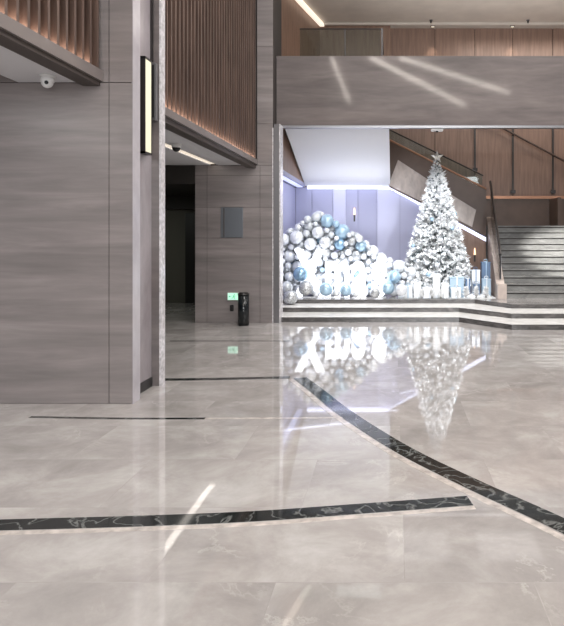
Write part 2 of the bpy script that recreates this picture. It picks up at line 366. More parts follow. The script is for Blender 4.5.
# ------------------------------------------------------------------ beam and opening frame
struct('wall_beam', B(xb+.002, 8, 12.0, 12.16, wz(125.5, 12), wz(56, 12)), M['stone_warm'], 'polished stone beam spanning above the display')
struct('trim_17', B(xb+.002, 8, 11.985, 12.1, wz(128, 12), wz(125.6, 12)), M['metal'], 'thin bright metal strip under the beam')
fx0, fx1 = wx(274, 11.7), wx(280.3, 11.7)
struct('trim_18', B(fx0, fx1-.02, 11.7, 11.98, 0, wz(124, 11.7)), M['frame'], 'grey metal upright framing the display opening')
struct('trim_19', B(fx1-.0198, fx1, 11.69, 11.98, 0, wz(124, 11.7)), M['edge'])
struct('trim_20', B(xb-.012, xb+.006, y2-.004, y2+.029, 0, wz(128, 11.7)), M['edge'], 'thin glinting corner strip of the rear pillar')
t = thing('beam_sensor', 'small pale sensor fixture under the beam above the tree star', 'sensor', (wx(437, 12.1), 12.1, wz(128, 12)))
b = bmesh.new(); box(b, wx(431, 12.1), wx(443, 12.1), 12.03, 12.17, wz(128, 12)-.045, wz(128, 12)-.001, bev=.01); obj('housing', b, M['whiteplastic'], t)
b = bmesh.new(); ball(b, (wx(437, 12.1), 12.08, wz(128, 12)-.05), .025, 12, 8); obj('lens', b, M['lens'], t, True)

# ------------------------------------------------------------------ balcony above beam
struct('ceiling_balcony_slab', B(-2.2, 8, 12.162, 15.0, 4.5, 4.95), M['white'])
struct('wall_rear_left', B(-3.0, -.1, 17.7, 17.8, 4.0, H), M['woodpanel'], 'walnut panelled wall at the back of the balcony')
# rear wall in veneer panels with thin reveals
struct('wall_rear', B(-3, 8, 18.1, 18.2, 0, H), M['joint'])
bm = bmesh.new(); xs = [wx(p, 18) for p in (305, 345, 383, 435, 475, 513, 553, 600, 650)]
for a, b_ in zip(xs, xs[1:]): box(bm, a+.008, b_-.008, 18.04, 18.0999, 0, 5.2); box(bm, a+.008, b_-.008, 18.04, 18.0999, 5.21, H)
struct('wall_rear_panels', bm, M['woodrear'], 'walnut veneer panels behind the staircase')
bm = bmesh.new(); prism(bm, [(-2.12, 17.7, 4.96), (-3.2, 12.6, 4.96), (-3.2, 12.6, H), (-2.12, 17.7, H)], (-.06, 0.02, 0))
struct('wall_balcony_left', bm, M['woodpanel'], 'angled walnut wall left of the balcony')
struct('trim_21', prism(bmesh.new(), [(-2.10, 17.6, H-.1), (-3.1, 12.7, H-.1), (-3.1, 12.7, H-.02), (-2.10, 17.6, H-.02)], (.12, 0, 0)), M['cove'], 'glowing ceiling cove line along the balcony wall')
bm = bmesh.new(); box(bm, -2.1, 8, 17.55, 17.62, H-.06, H-.001)
struct('trim_22', bm, M['ceil'])
t = thing('balcony_railing', 'clear glass railing with thin metal rail on the balcony above the beam', 'railing', (-1, 13, 4.95))
rz = wz(29, 13); rx0, rx1 = wx(300, 13), wx(382, 13)
b = bmesh.new(); tube(b, [(rx0, 13, rz), (rx1, 13, rz)], .014); tube(b, [(rx1, 13, rz), (rx1, 14.8, rz)], .014); obj('rail', b, M['metaldark'], t)
obj('glass_panel', B(rx0, rx1-.03, 12.995, 13.005, 4.96, rz-.02), M['glass'], t)
obj('post', B(rx1-.02, rx1+.02, 12.98, 13.02, 4.952, rz+.01), M['metaldark'], t)
obj('post', B(wx(345, 13)-.012, wx(345, 13)+.012, 12.98, 13.02, 4.952, rz-.012), M['metaldark'], t)
for i, (px, lab) in enumerate(((433, 'small recessed spot lighting the balcony wall, left one above the beam'), (513, 'small recessed spot lighting the balcony wall, right one above the beam'))):
    x = wx(px, 17.7); t = thing('downlight', lab, 'ceiling light', (x, 17.75, H), 'balcony downlights')
    b = bmesh.new(); cyl(b, (x, 17.8), .07, H-.03, H-.001, 20); obj('ring', b, M['metaldark'], t, True)
    b = bmesh.new(); cyl(b, (x, 17.8), .05, H-.036, H-.0301, 20); obj('diffuser', b, M['ledwarm'], t, True)
for px, lab in ((431, 'small sprinkler head on the balcony ceiling above the tree'), (528, 'small sprinkler head on the balcony ceiling at the right')):
    Y = (H-EYE)*F/(CY-20); x = wx(px, Y); t = thing('sprinkler', lab, 'sprinkler', (x, Y, H), 'ceiling sprinklers')
    b = bmesh.new(); cyl(b, (x, Y), .05, H-.02, H-.001, 16); obj('plate', b, M['metal'], t, True)
    b = bmesh.new(); cyl(b, (x, Y), .02, H-.09, H-.0201, 12, .03); obj('nozzle', b, M['metaldark'], t, True)

# ------------------------------------------------------------------ alcove behind the tree
ya = 16.5
bm, bml, bmb = bmesh.new(), bmesh.new(), bmesh.new(); xs = [-2.62, wx(312, ya), wx(333, ya), wx(346, ya), wx(358, ya), wx(377, ya), wx(400, ya), wx(430, ya), wx(460, ya), wx(486, ya)]
def zs_at(x): # underside line of the rising flight
    if x < wx(390, ya): return 2.95
    t_ = (x - wx(390, ya))/(wx(486, ya)-wx(390, ya)); return 2.95 + t_*(wz(238, ya)-2.95)
for pi_, (a, b_) in enumerate(zip(xs, xs[1:])):
    g = .006
    pts = [(a+g, ya, 0), (b_-g, ya, 0), (b_-g, ya, zs_at(b_-g))]
    k = wx(390, ya)
    if a < k < b_: pts.append((k, ya, 2.95))
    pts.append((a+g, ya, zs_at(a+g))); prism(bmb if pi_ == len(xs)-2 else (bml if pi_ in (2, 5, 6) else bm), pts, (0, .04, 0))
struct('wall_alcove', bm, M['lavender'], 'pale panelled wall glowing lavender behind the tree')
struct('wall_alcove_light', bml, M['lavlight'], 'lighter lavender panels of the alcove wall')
struct('wall_alcove_brown', bmb, M['woodpanel'], 'brown wall panel behind the candle lamp by the stairs')
struct('wall_alcove_backing', prism(bmesh.new(), [(-2.62, ya+.045, 0), (wx(486, ya), ya+.045, 0), (wx(486, ya), ya+.045, 1.6), (wx(390, ya), ya+.045, 2.9), (-2.62, ya+.045, 2.9)], (0, .05, 0)), M['lavender'])
struct('wall_alcove_left', B(-2.72, -2.62, 12.61, ya, 0, 2.93), M['lavender'], 'pale left wall of the display alcove')
struct('trim_23', B(-2.94, -2.36, 12.61, ya, 2.96, 3.05), M['lavender'], 'ledge above the glowing left cove')
struct('wall_alcove_upper_left', B(-2.94, -2.36, 12.61, ya+.2, 3.051, 4.49), M['woodpanel'], 'walnut cladding above the left cove ledge')
# sloping white underside of the upper flight
struct('ceiling_flight_underside', prism(bmesh.new(), [(-2.2, 12.17, 3.92), (wx(389.5, 14), 12.17, 3.92), (wx(389.5, 14), ya, 2.98), (-2.355, ya, 2.98)], (0, 0, .3)), M['white'], 'white sloping underside of the upper stair flight')
# cove LEDs
struct('trim_24', B(-2.56, -2.42, 12.7, ya-.05, 2.945, 2.959), M['leddim'], 'glowing cool light strip under the left ledge')
struct('trim_25', B(-2.3, wx(390, ya), ya-.09, ya-.02, 2.9, 2.979), M['led'], 'glowing cool light strip along the top of the alcove wall')
k0, k1 = wx(390, ya), wx(485.5, ya)
struct('trim_26', prism(bmesh.new(), [(k0, ya-.09, 2.9), (k1, ya-.09, wz(241.5, ya)), (k1, ya-.09, wz(237.5, ya)), (k0, ya-.09, 2.979)], (0, .07, 0)), M['led'], 'glowing cool light strip under the rising stair flight')
def wall_lamp(px, py, Y, lab):
    x, z = wx(px, Y), wz(py, Y); t = thing('wall_lamp', lab, 'wall lamp', (x, Y, z))
    obj('bracket', B(x-.02, x+.02, Y-.05, Y-.001, z-.2, z-.02), M['metaldark'], t)
    b = bmesh.new(); cyl(b, (x, Y-.05), .028, z-.02, z+.16, 16, .012); obj('lamp_shade', b, M['candle'], t, True)
wall_lamp(354.5, 214, ya, 'small candle shaped wall lamp above the heap of balls')
wall_lamp(474.5, 254, ya, 'small candle shaped wall lamp right of the tree by the stair wall')

# second flight: solid veneer balustrade with a pale tapering slab on its face, copper handrail, glass
yb = 16.35
bm = prism(bmesh.new(), [(wx(389, yb), yb, wz(187, yb)), (wx(486, yb), yb, wz(236, yb)), (wx(486, yb), yb, wz(190, yb)), (wx(389, yb), yb, wz(141, yb))], (0, .08, 0))
struct('wall_flight_balustrade', bm, M['brown'], 'dark brown solid balustrade of the rising stair flight')
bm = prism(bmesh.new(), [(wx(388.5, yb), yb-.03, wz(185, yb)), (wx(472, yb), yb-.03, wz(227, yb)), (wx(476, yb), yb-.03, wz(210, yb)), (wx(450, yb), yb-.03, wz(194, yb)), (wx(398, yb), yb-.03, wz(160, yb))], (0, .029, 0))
struct('trim_27', bm, M['parapet'], 'pale beige patch on the side of the rising flight')
t = thing('stair_handrail', 'slanting copper handrail on the brown balustrade behind the tree', 'handrail', (1, yb, 3))
b = bmesh.new(); tube(b, [(wx(389, yb), yb+.04, wz(139.5, yb)), (wx(486, yb), yb+.04, wz(188.5, yb))], .026); obj('rail', b, M['copper'], t)
b = bmesh.new()
t2 = thing('glass_balustrade', 'tinted glass balustrade panels with dark top rail behind the tree star', 'glass balustrade', (1, 16.8, 3.2))
obj('glass_panel', prism(bmesh.new(), [(wx(389, 16.8), 16.8, wz(152, 16.8)), (wx(482, 16.8), 16.8, wz(198, 16.8)), (wx(482, 16.8), 16.8, wz(176, 16.8)), (wx(389, 16.8), 16.8, wz(130, 16.8))], (0, .012, 0)), M['glass'], t2)
tube(b, [(wx(386, 16.8), 16.8, wz(128, 16.8)), (wx(483, 16.8), 16.8, wz(175.5, 16.8))], .02); obj('rail', b, M['metaldark'], t2)
# flight steps hidden behind the balustrade
bm = bmesh.new()
for k in range(9):
    xk = wx(484, yb) - k*.3; box(bm, xk-.3, xk, yb+.09, 17.9, 1.78+k*.15 - .0, 1.93+(k+1)*.15)
struct('floor_upper_flight', bm, M['stair'])
# landing and low wall with copper ledge
xs0 = wx(488, 16.9)
struct('floor_landing', B(wx(484, yb)+.003, 8, 16.902, 18.03, .3, 1.93), M['stair'])
struct('wall_landing_dado', B(wx(486, 17.9), 8, 17.9, 18.03, 1.932, wz(199, 17.9)), M['brown'], 'dark brown dado wall behind the landing')
struct('trim_28', B(wx(486, 17.9), 8, 17.86, 18.035, wz(198.8, 17.9), wz(196, 17.9)), M['copper'], 'copper ledge above the landing dado')
struct('wall_landing_return', B(wx(553, 17.5), wx(553, 17.5)+.1, 17.0, 17.89, 1.932, wz(199, 17.9)-.01), M['brown'])
for px, zb_, lab in ((475, 168, 'slim dark vertical wall rail behind the glass balustrade'), (513, 190, 'slim dark vertical wall rail above the landing, middle one'), (553, 190, 'slim dark vertical wall rail above the landing, rightmost')):
    x = wx(px, 18); t = thing('wall_rail', lab, 'wall rail', (x, 18, wz(zb_, 18)), 'vertical wall rails')
    obj('rail', B(x-.022, x+.022, 17.99, 18.038, wz(zb_, 18), 5.1), M['metaldark'], t)
    obj('foot', B(x-.07, x+.07, 17.95, 18.038, wz(zb_, 18)-.1, wz(zb_, 18)-.001, bev=.01), M['metaldark'], t)
t = thing('wall_bar', 'dark bar sloping down to the right on the rear veneer wall', 'handrail', (3.5, 17.9, 4))  # bracketed dark bar following the diagonal line on the veneer
b = bmesh.new(); tube(b, [(wx(480, 17.92), 17.92, wz(116, 17.92)), (wx(600, 17.92), 17.92, wz(180, 17.92))], .03); obj('rail', b, M['wooddark'], t)
for px in (500, 540, 580):
    b = tube(bmesh.new(), [(wx(px, 17.92), 17.92, wz(116+(px-480)*.533, 17.92)), (wx(px, 17.92), 18.03, wz(116+(px-480)*.533, 17.92))], .012)
    obj('bracket', b, M['metaldark'], t)

# ------------------------------------------------------------------ platform with two lit steps
def plat(z0, z1, yl, yr, xj, xk, nose=0, name='', mat=None):
    pts = [(-2.6, yl-nose, z0), (xj, yl-nose, z0), (xk, yr-nose, z0), (7.9, yr-nose, z0), (7.9, 18.0, z0), (-2.6, 18.0, z0)]
    return prism(bmesh.new(), pts, (0, 0, z1-z0))
lev = [(0, .095, 11.8, 10.8, 1.24, 2.05), (.095, .19, 12.6, 11.6, 1.32, 2.2), (.19, .28, 13.35, 12.4, 1.74, 2.36)]
labels = ['lowest', 'middle', 'top']
for i, (a, b_, yl, yr, xj, xk) in enumerate(lev):
    # body, cut behind so levels do not overlap
    if i < 2:
        nl, nr, nj, nk = lev[i+1][2:6]
    o = struct('floor_platform_riser', plat(a + .0005, b_-.004, yl, yr, xj, xk), M['riser'], labels[i] + ' dark marble riser of the display platform')
    struct('floor_platform_tread', plat(b_-.0035, b_, yl, yr, xj, xk, nose=.004), M['tread'] if i < 2 else M['deck'], labels[i] + ' pale tread of the display platform')
# ------------------------------------------------------------------ main staircase
Y0, T_, R_ = 13.6, .3, .15
t = thing('staircase', 'wide grey green stone staircase rising right of the tree', 'staircase', (3, Y0, P))
def xl(Y): return wx(504.5, 13.6) + (Y-13.6)*.12
for k in range(11):
    ya_, za = Y0 + k*T_, P + (k+1)*R_
    x0 = xl(ya_)
    st = obj('step', B(x0, 7.9, ya_+.025, ya_+T_+.024, (za-.33 if k > 1 else P)+.0005, za-.06), M['stair'], t)
    obj('dark_strip', B(x0, 7.9, ya_+.06, ya_+T_+.024, za-.06, za-.035), M['joint'], st)  # shadow under the nosing painted as a dark strip
    obj('tread', B(x0, 7.9, ya_, ya_+T_+.024, za-.0345, za), M['stair'], st)
# parapet wall + newel
t = thing('stair_parapet', 'pale stone parapet wall on the left side of the staircase', 'parapet', (2.35, 13.5, P))
pa = [(wx(496.5, 13.5), 13.5), (wx(487, 16.85), 16.85)]
bm = bmesh.new()
v = [(pa[0][0], 13.5, P+.001), (pa[1][0], 16.85, P+.001), (pa[1][0], 16.85, wz(218, 16.85)), (pa[0][0], 13.5, wz(285, 13.5))]
prism(bm, v, (.16, 0, 0)); obj('wall', bm, M['parapet'], t)
bm = bmesh.new(); prism(bm, [(pa[0][0]-.01, 13.48, wz(285, 13.5)+.001), (pa[1][0]-.01, 16.86, wz(218, 16.85)+.001), (pa[1][0]-.01, 16.86, wz(218, 16.85)+.03), (pa[0][0]-.01, 13.48, wz(285, 13.5)+.03)], (.18, 0, 0)); obj('coping', bm, M['parapet'], t)
obj('newel', B(pa[0][0], pa[0][0]+.2, 13.36, 13.48, P+.001, wz(284, 13.4), bev=.006), M['parapet'], t)
t = thing('glass_balustrade', 'glass balustrade with dark steel handrail rising beside the staircase', 'glass balustrade', (2.45, 13.6, .6))
pb = [(wx(500, 13.6), 13.62), (wx(490, 16.85), 16.8)]
zb0, zb1 = wz(285, 13.5)+.035, wz(218, 16.85)+.03
bm = prism(bmesh.new(), [(pb[0][0], pb[0][1], zb0), (pb[1][0], pb[1][1], zb1), (pb[1][0], pb[1][1], zb1+.9), (pb[0][0], pb[0][1], zb0+.62)], (.012, 0, 0)); obj('glass_panel', bm, M['glass'], t)
bm = bmesh.new(); tube(bm, [(pb[0][0], pb[0][1]-.05, zb0+.62), (pb[0][0]+.02, pb[0][1]+.1, zb0+.72), (pb[1][0], pb[1][1], zb1+.95)], .03, 10); tube(bm, [(pb[0][0], pb[0][1]-.05, zb0+.62), (pb[0][0], pb[0][1]-.05, zb0+.1)], .018, 8); obj('rail', bm, M['metaldark'], t)
for f_ in (.02, .34, .67, .99):
    x = pb[0][0]+(pb[1][0]-pb[0][0])*f_; y = pb[0][1]+(pb[1][1]-pb[0][1])*f_; z = zb0+(zb1-zb0)*f_
    obj('post', B(x+.014, x+.034, y-.018, y+.018, z-.06, z+.62+.3*f_), M['metal'], t)

# ------------------------------------------------------------------ Christmas tree
tx, ty = wx(437, 14.6), 14.6; TB, TT = P, wz(161, 14.6)
tree = thing('christmas_tree', 'tall white flocked christmas tree left of the staircase', 'christmas tree', (tx, ty, P))
b = bmesh.new(); cyl(b, (tx, ty), .07, P+.03, TT-.3, 12, .015); obj('trunk', b, M['bark'], tree, True)
b = bmesh.new(); cyl(b, (tx, ty), .32, P+.001, P+.03, 24); obj('stand', b, M['metaldark'], tree)
def Rad(z):
    f_ = (TT - z)/(TT - P); return .05 + .87*max(f_, 0)**.9
def twig(bm, o, d, L, w, nn=7):
    d = d.normalized(); up = Vector((0, 0, 1)); s = d.cross(up).normalized() if abs(d.z) < .95 else Vector((1, 0, 0)); u = s.cross(d)
    for k in range(nn):
        f_ = k/(nn-1); c = o + d*L*f_*.8
        a = random.uniform(0, 2*PI); v = (d*(.5+.9*f_) + s*math.cos(a) + u*math.sin(a)).normalized()
        tip = c + v*w*random.uniform(.7, 1.3); q = v.cross(Vector((random.random(), random.random(), 1))).normalized(); q2 = v.cross(q)
        r = w*.17
        vs = [bm.verts.new(c+q*r), bm.verts.new(c-q*r*.5+q2*r*.87), bm.verts.new(c-q*r*.5-q2*r*.87), bm.verts.new(tip)]
        for i in ((0, 1, 3), (1, 2, 3), (2, 0, 3), (2, 1, 0)): bm.faces.new([vs[j] for j in i])
flb, ndb, wdb = bmesh.new(), bmesh.new(), bmesh.new()
NB = 1500
for i in range(NB):
    u = (i+.5)/NB
    z = P + .2 + (TT - P - .2)*(1 - (1-u)**.56)
    a = i*2.39996 + random.uniform(-.3, .3); r = Rad(z)*random.uniform(.66, 1.06)
    d = Vector((math.cos(a), math.sin(a), random.uniform(-.35, .1)))
    tip = Vector((tx + math.cos(a)*r, ty + math.sin(a)*r, z))
    L = min(.3, r*.6+.03)
    (twig)(ndb, tip - d*L*1.2, d, L, .11 if r > .12 else .06, 7)
    (twig)(flb, tip - d*L*.75, d + Vector((0, 0, .25)), L*.8, .1 if r > .12 else .06, 14)
    if i % 4 == 0: tube(wdb, [(tx, ty, z+.05), tuple(tip - d*L*.6)], .006, 4)
obj('branches', wdb, M['bark'], tree); obj('needles', ndb, M['needle'], tree); obj('flocking', flb, M['flock'], tree)
bm = bmesh.new(); cnt = 0
for i in range(170):
    u = random.random(); z = P + .2 + (TT-P-.25)*(1 - math.sqrt(1-u*.97)); a = random.uniform(0, 2*PI); r = Rad(z)*1.03
    bmesh.ops.create_icosphere(bm, subdivisions=1, radius=.011, matrix=Matrix.Translation((tx+math.cos(a)*r, ty+math.sin(a)*r, z)))
o = obj('fairy_lights', bm, M['fairy'], tree); o['kind'] = 'stuff'
# star
zc = wz(158, 14.6)+.02; bm = bmesh.new()
pts = []
for k in range(10):
    a = PI/2 + k*PI/5; r = .165 if k % 2 == 0 else .066; pts.append((tx+math.cos(a)*r, ty, zc+math.sin(a)*r))
ring = [bm.verts.new(p) for p in pts]; f1 = bm.verts.new((tx, ty-.045, zc)); f2 = bm.verts.new((tx, ty+.045, zc))
for k in range(10): bm.faces.new((ring[k], ring[(k+1) % 10], f1)); bm.faces.new((ring[(k+1) % 10], ring[k], f2))
bmesh.ops.recalc_face_normals(bm, faces=bm.faces[:])
st = thing('tree_star', 'pale silver five pointed star on top of the christmas tree', 'tree star', (tx, ty, zc-.16))
obj('star', bm, M['star'], st); b = bmesh.new(); cyl(b, (tx, ty), .014, zc-.26, zc-.06, 8); obj('clip', b, M['metal'], st)

def height_word(z, a, b, words): return words[min(len(words)-1, int((z-a)/(b-a)*len(words)))]
protos = {}
def sphere_obj(kind, r, loc, name, lab, group, cap=True):
    key = (kind, name)
    if key not in protos:
        bm = ball(bmesh.new(), (0, 0, 0), 1, 20, 14); me = bpy.data.meshes.new(name); bm.to_mesh(me); bm.free(); me.materials.append(M[kind])
        for p in me.polygons: p.use_smooth = True
        protos[key] = me
    o = bpy.data.objects.new(name, protos[key]); COL.objects.link(o); o.location = loc; o.scale = (r, r, r)
    o['label'] = lab; o['category'] = 'ball' if name != 'bauble' else 'bauble'
    o['group'] = group
    return o
cols = {'pearl': 'pearl white', 'silver': 'silver', 'blue': 'pale blue', 'smoke': 'smoky clear', 'deepblue': 'mid blue', 'glitter': 'grey glitter'}
for i in range(120):
    u = (i+.5)/120; z = P + .25 + (TT-P-.4)*(1 - math.sqrt(1-u*.97)); a = i*2.39996*1.7 + .4
    r = Rad(z)*1.0; rb = random.uniform(.03, .055)
    if math.sin(a) > .35: continue
    k = random.choices(['pearl', 'silver', 'smoke', 'blue'], [6, 5, 2, 1.2])[0]
    w = height_word(z, P, TT, ['bottom tier', 'lower half', 'middle', 'upper half', 'narrow top'])
    side = 'left' if math.cos(a) < -.33 else ('right' if math.cos(a) > .33 else 'front')
    sphere_obj(k, rb, (tx+math.cos(a)*r, ty+math.sin(a)*r, z), 'bauble', f'{cols[k]} bauble hanging on the {side} of the {w} of the flocked tree', f'{cols[k]} baubles on the {side} of the {w} of the tree')

# ------------------------------------------------------------------ snow + gifts
bm = bmesh.new()
x0, x1 = wx(398, 13.9), wx(494, 13.9)
nx, ny = 70, 14; grid = []
from mathutils import noise
for j in range(ny+1):
    row = []
    for i in range(nx+1):
        x = x0 + (x1-x0)*i/nx; y = 13.5 + .75*j/ny
        e = min(1, min(i, nx-i)/6)*min(1, min(j, ny-j)/3)
        z = P + .002 + e*(.035 + .05*abs(noise.noise(Vector((x*6, y*6, 1)))) + .03*abs(noise.noise(Vector((x*22, y*22, 4)))))
        row.append(bm.verts.new((x, y, z)))
    grid.append(row)
for j in range(ny):
    for i in range(nx): bm.faces.new((grid[j][i], grid[j][i+1], grid[j+1][i+1], grid[j+1][i]))
r = bmesh.ops.extrude_face_region(bm, geom=bm.faces[:])
for v_ in [g for g in r['geom'] if isinstance(g, bmesh.types.BMVert)]: v_.co.z = P + .001
bmesh.ops.recalc_face_normals(bm, faces=bm.faces[:])
sn = obj('artificial_snow', bm, M['snow'], None, True); sn['kind'] = 'stuff'; tag(sn, 'blanket of white artificial snow around the foot of the tree', 'snow')
def gift(px0, px1, ptop, Y, d, mat, rib, lab, base=None):
    xa_, xb_ = wx(px0, Y), wx(px1, Y); zb_ = P + .012 if base is None else base; zt = wz(ptop, Y)
    t = thing('gift_box', lab, 'gift box', ((xa_+xb_)/2, Y, zb_), 'gift boxes around the tree')
    obj('box', B(xa_, xb_, Y, Y+d, zb_, zt-.03, bev=.004), mat, t)
    obj('lid', B(xa_-.008, xb_+.008, Y-.008, Y+d+.008, zt-.0295, zt, bev=.004), mat, t)
    xm = (xa_+xb_)/2; b = bmesh.new(); box(b, xm-.012, xm+.012, Y-.011, Y-.0085, zb_, zt); box(b, xm-.012, xm+.012, Y-.011, Y+d+.011, zt+.0005, zt+.003); obj('ribbon', b, rib, t)
    b = bmesh.new()
    for s in (-1, 1):
        pp = [(xm + s*.045*math.sin(q)*1.0, Y+d/2, zt+.008+.022*(1-math.cos(q))*abs(math.sin(q/2)+.2)) for q in [PI*k/6 for k in range(7)]]
        tube(b, pp, .007, 6)
    obj('bow', b, rib, t)
G = [
 (414, 421, 282, 13.44, .16, 'giftwhite', 'ribbon', 'tall narrow white gift box at the left foot of the tree'),
 (422.5, 431.5, 287, 13.42, .16, 'giftsilver', 'giftwhite', 'silver gift box second from the left under the tree'),
 (433, 440, 274, 13.46, .16, 'giftwhite', 'giftsilver', 'tallest slim white gift box in front of the tree'),
 (441.5, 448.5, 283, 13.43, .16, 'giftwhite', 'ribbon', 'plain white gift box right of the tallest slim one'),
 (450, 464, 277, 13.56, .14, 'giftblue', 'giftwhite', 'wide pale blue gift box at the right foot of the tree'),
 (451.5, 461, 288, 13.39, .13, 'giftwhite', 'ribbon', 'low white gift box in front of the wide pale blue one'),
 (465.5, 470.5, 279, 13.9, .13, 'giftdark', 'giftsilver', 'narrow slate blue gift box between the pale blue box and the steel blue cube'),
 (472, 480, 270, 14.1, .2, 'giftsilver', 'giftdark', 'tall silver gift box under the candle wall lamp'),
 (473.5, 480, 284, 13.75, .15, 'giftdark', 'ribbon', 'small dark blue gift box in front of the tall silver one'),
 (482, 490.5, 262, 14.3, .2, 'giftdark', 'giftblue', 'tallest dark blue gift box beside the stair parapet'),
 (482.5, 491, 279, 13.95, .18, 'giftblue', 'giftwhite', 'pale blue gift box low beside the stair parapet'),
 (404, 412, 286, 13.5, .16, 'giftwhite', 'giftblue', 'white gift box leftmost beside the last letter'),
]
for g in G: gift(g[0], g[1], g[2], g[3], g[4], M[g[5]], M[g[6]], g[7])

sprigs = [(409, 13.62, .3, 'frosted twig bush between the last ball and the leftmost tall box'), (418, 13.7, .42, 'frosted twig bush behind the leftmost tall box'), (427, 13.66, .36, 'frosted twig bush behind the silver gift box'),
 (432, 13.4, .17, 'small frosted twig tuft just left of the tallest slim gift box'), (441, 13.39, .15, 'small frosted twig tuft at the right foot of the tallest slim gift box'), (446, 13.72, .38, 'frosted twig bush behind the plain white gift box'),
 (457, 13.36+.04, .14, 'small frosted twig tuft before the wide pale blue gift box'), (466, 13.45, .2, 'frosted twig tuft in front of the narrow slate blue gift box'), (476, 13.45, .2, 'frosted twig tuft in front of the small dark blue gift box'), (486, 13.5, .2, 'frosted twig tuft at the corner by the stair parapet'), (422, 13.4, .15, 'small frosted twig tuft between the leftmost tall box and the silver box')]
for px, Y, hh, lab in sprigs:
    x = wx(px, Y); t = thing('frosted_shrub', lab, 'frosted twigs', (x, Y, P+.02), 'frosted twigs around the gift boxes')
    b, c = bmesh.new(), bmesh.new(); cyl(c, (x, Y), .012, P+.02, P+.02+hh*.7, 6, .004)
    for i in range(int(26+hh*120)):
        a = random.uniform(0, 2*PI); zz = P+.05+random.random()*hh; rr = min(.13, hh*.5)*(1.1-(zz-P)/(hh+.1))
        d = Vector((math.cos(a), math.sin(a), .5)); twig(b, Vector((x, Y, zz)), d, max(.03, rr), .045, 8)
    obj('stem', c, M['bark'], t); obj('flocking', b, M['flock'], t)

# ------------------------------------------------------------------ Xmas letters
def letter(ch, px0, px1, py0, py1, Y, lab, bold=.03):
    cu = bpy.data.curves.new('letter_curve', 'FONT'); cu.body = ch; cu.extrude = .08; cu.offset = bold; cu.bevel_depth = .008; cu.resolution_u = 6
    o = bpy.data.objects.new('tmp', cu); COL.objects.link(o); bpy.context.view_layer.update()
    me = bpy.data.meshes.new_from_object(o.evaluated_get(bpy.context.evaluated_depsgraph_get()))
    bpy.data.objects.remove(o)
    xs = [v.co.x for v in me.vertices]; ys = [v.co.y for v in me.vertices]; a, b_, c, d = min(xs), max(xs), min(ys), max(ys)
    xa_, xb_ = wx(px0, Y), wx(px1, Y); za, zb_ = P+.012, wz(py0, Y)
    for v in me.vertices:
        x = (v.co.x-a)/(b_-a)*(xb_-xa_) - (xb_-xa_)/2; z = (v.co.y-c)/(d-c)*(zb_-za); v.co = (x, -v.co.z, z)
    me.name = 'letter'; me.materials.clear(); me.materials.append(M['letter'])
    t = thing('sign_letter', lab, 'sign letter', ((xa_+xb_)/2, Y, P), 'glowing greeting letters')
    f = bpy.data.objects.new('letter', me); COL.objects.link(f); f.parent = t; f.location = (0, 0, .012)
    base = obj('base', B(xa_+.02, xb_-.02, Y-.09, Y+.09, P+.001, P+.011), M['whiteplastic'], t)
letter('X', 294, 325, 249, 296, 13.75, 'glowing white capital letter X in front of the balls', .028)
letter('m', 325.5, 349.5, 261, 296, 13.75, 'glowing white letter m between the X and the a', .02)
letter('a', 351.5, 367.5, 261, 296, 13.75, 'glowing white letter a between the m and the s', .02)
letter('s', 371.5, 387, 261, 296, 13.75, 'glowing white letter s, last of the glowing letters', .03)

# ------------------------------------------------------------------ heap of balls
B_ = []   # x,y,z,r
def mound(px):
    pts = [(278, 240), (286, 232), (296, 226), (306, 218), (318, 211), (330, 217), (340, 224), (350, 231), (362, 238), (372, 247), (385, 257), (400, 263), (412, 270), (425, 280)]
    for (a, b_), (c, d) in zip(pts, pts[1:]):
        if a <= px <= c: return b_ + (d-b_)*(px-a)/(c-a)
    return 245 if px < 278 else 285
def add(x, y, r, z=None, base=P, kind='silver'):
    zz = base + r
    for (a, b_, c, q, _) in B_:
        dd = (x-a)**2 + (y-b_)**2; s = (r+q)**2
        if dd < s: zz = max(zz, c + math.sqrt(s-dd))
    if z and zz + r > z: return False
    B_.append((x, y, zz, r, kind)); return True
front = [(300.5, 274, 7.5, 13.56, 'deepblue', 'mid blue ball in front of the left arm of the letter X'), (326, 289, 7, 13.5, 'blue', 'pale blue ball on the floor between the letters X and m'),
 (346, 290, 6.2, 13.5, 'blue', 'pale blue ball on the floor in front of the right leg of the m'), (306, 288, 7.5, 13.45, 'glitter', 'large grey glitter ball at the foot of the letter X'),
 (388, 288, 6.5, 13.52, 'blue', 'lower pale blue ball beside the letter s'), (287, 287, 6, 13.6, 'smoke', 'smoky clear ball at the left foot of the heap above the lit step'), (394, 277, 7, 13.75, 'blue', 'upper pale blue ball right of the letter s'),
 (375, 293, 5, 13.4, 'glitter', 'small grey glitter ball in front of the letter s'), (401, 290, 6, 13.42, 'pearl', 'pearl white ball just right of the lower pale blue ball by the s'), (336.5, 293, 3.5, 13.46, 'silver', 'tiny silver ball between two pale blue balls under the m'),
 (356, 294, 3.2, 13.46, 'silver', 'tiny silver ball under the letter a'), (316.5, 294, 3.4, 13.46, 'pearl', 'tiny pearl white ball under the right leg of the X'),
 (342, 232, 8, 14.02, 'blue', 'big pale blue ball high on the right slope of the heap'), (340, 244.5, 6, 13.98, 'deepblue', 'mid blue ball directly under the big pale blue one on the slope'), (361, 246, 6, 14.0, 'blue', 'pale blue ball on the slope above the letter a')]
special = {}
for px, py, pr, Y, kind, lab in front:
    r = pr*Y/F; x, z = wx(px, Y), max(wz(py, Y), P + r)
    special[len(B_)] = lab; B_.append((x, Y, z, r, kind))
special[len(B_)] = 'grey glitter ball resting on the lit step at the left corner of the display'; B_.append((wx(290.5, 13.12), 13.12, .19+.155, .155, 'glitter'))
rng = random.Random(5)
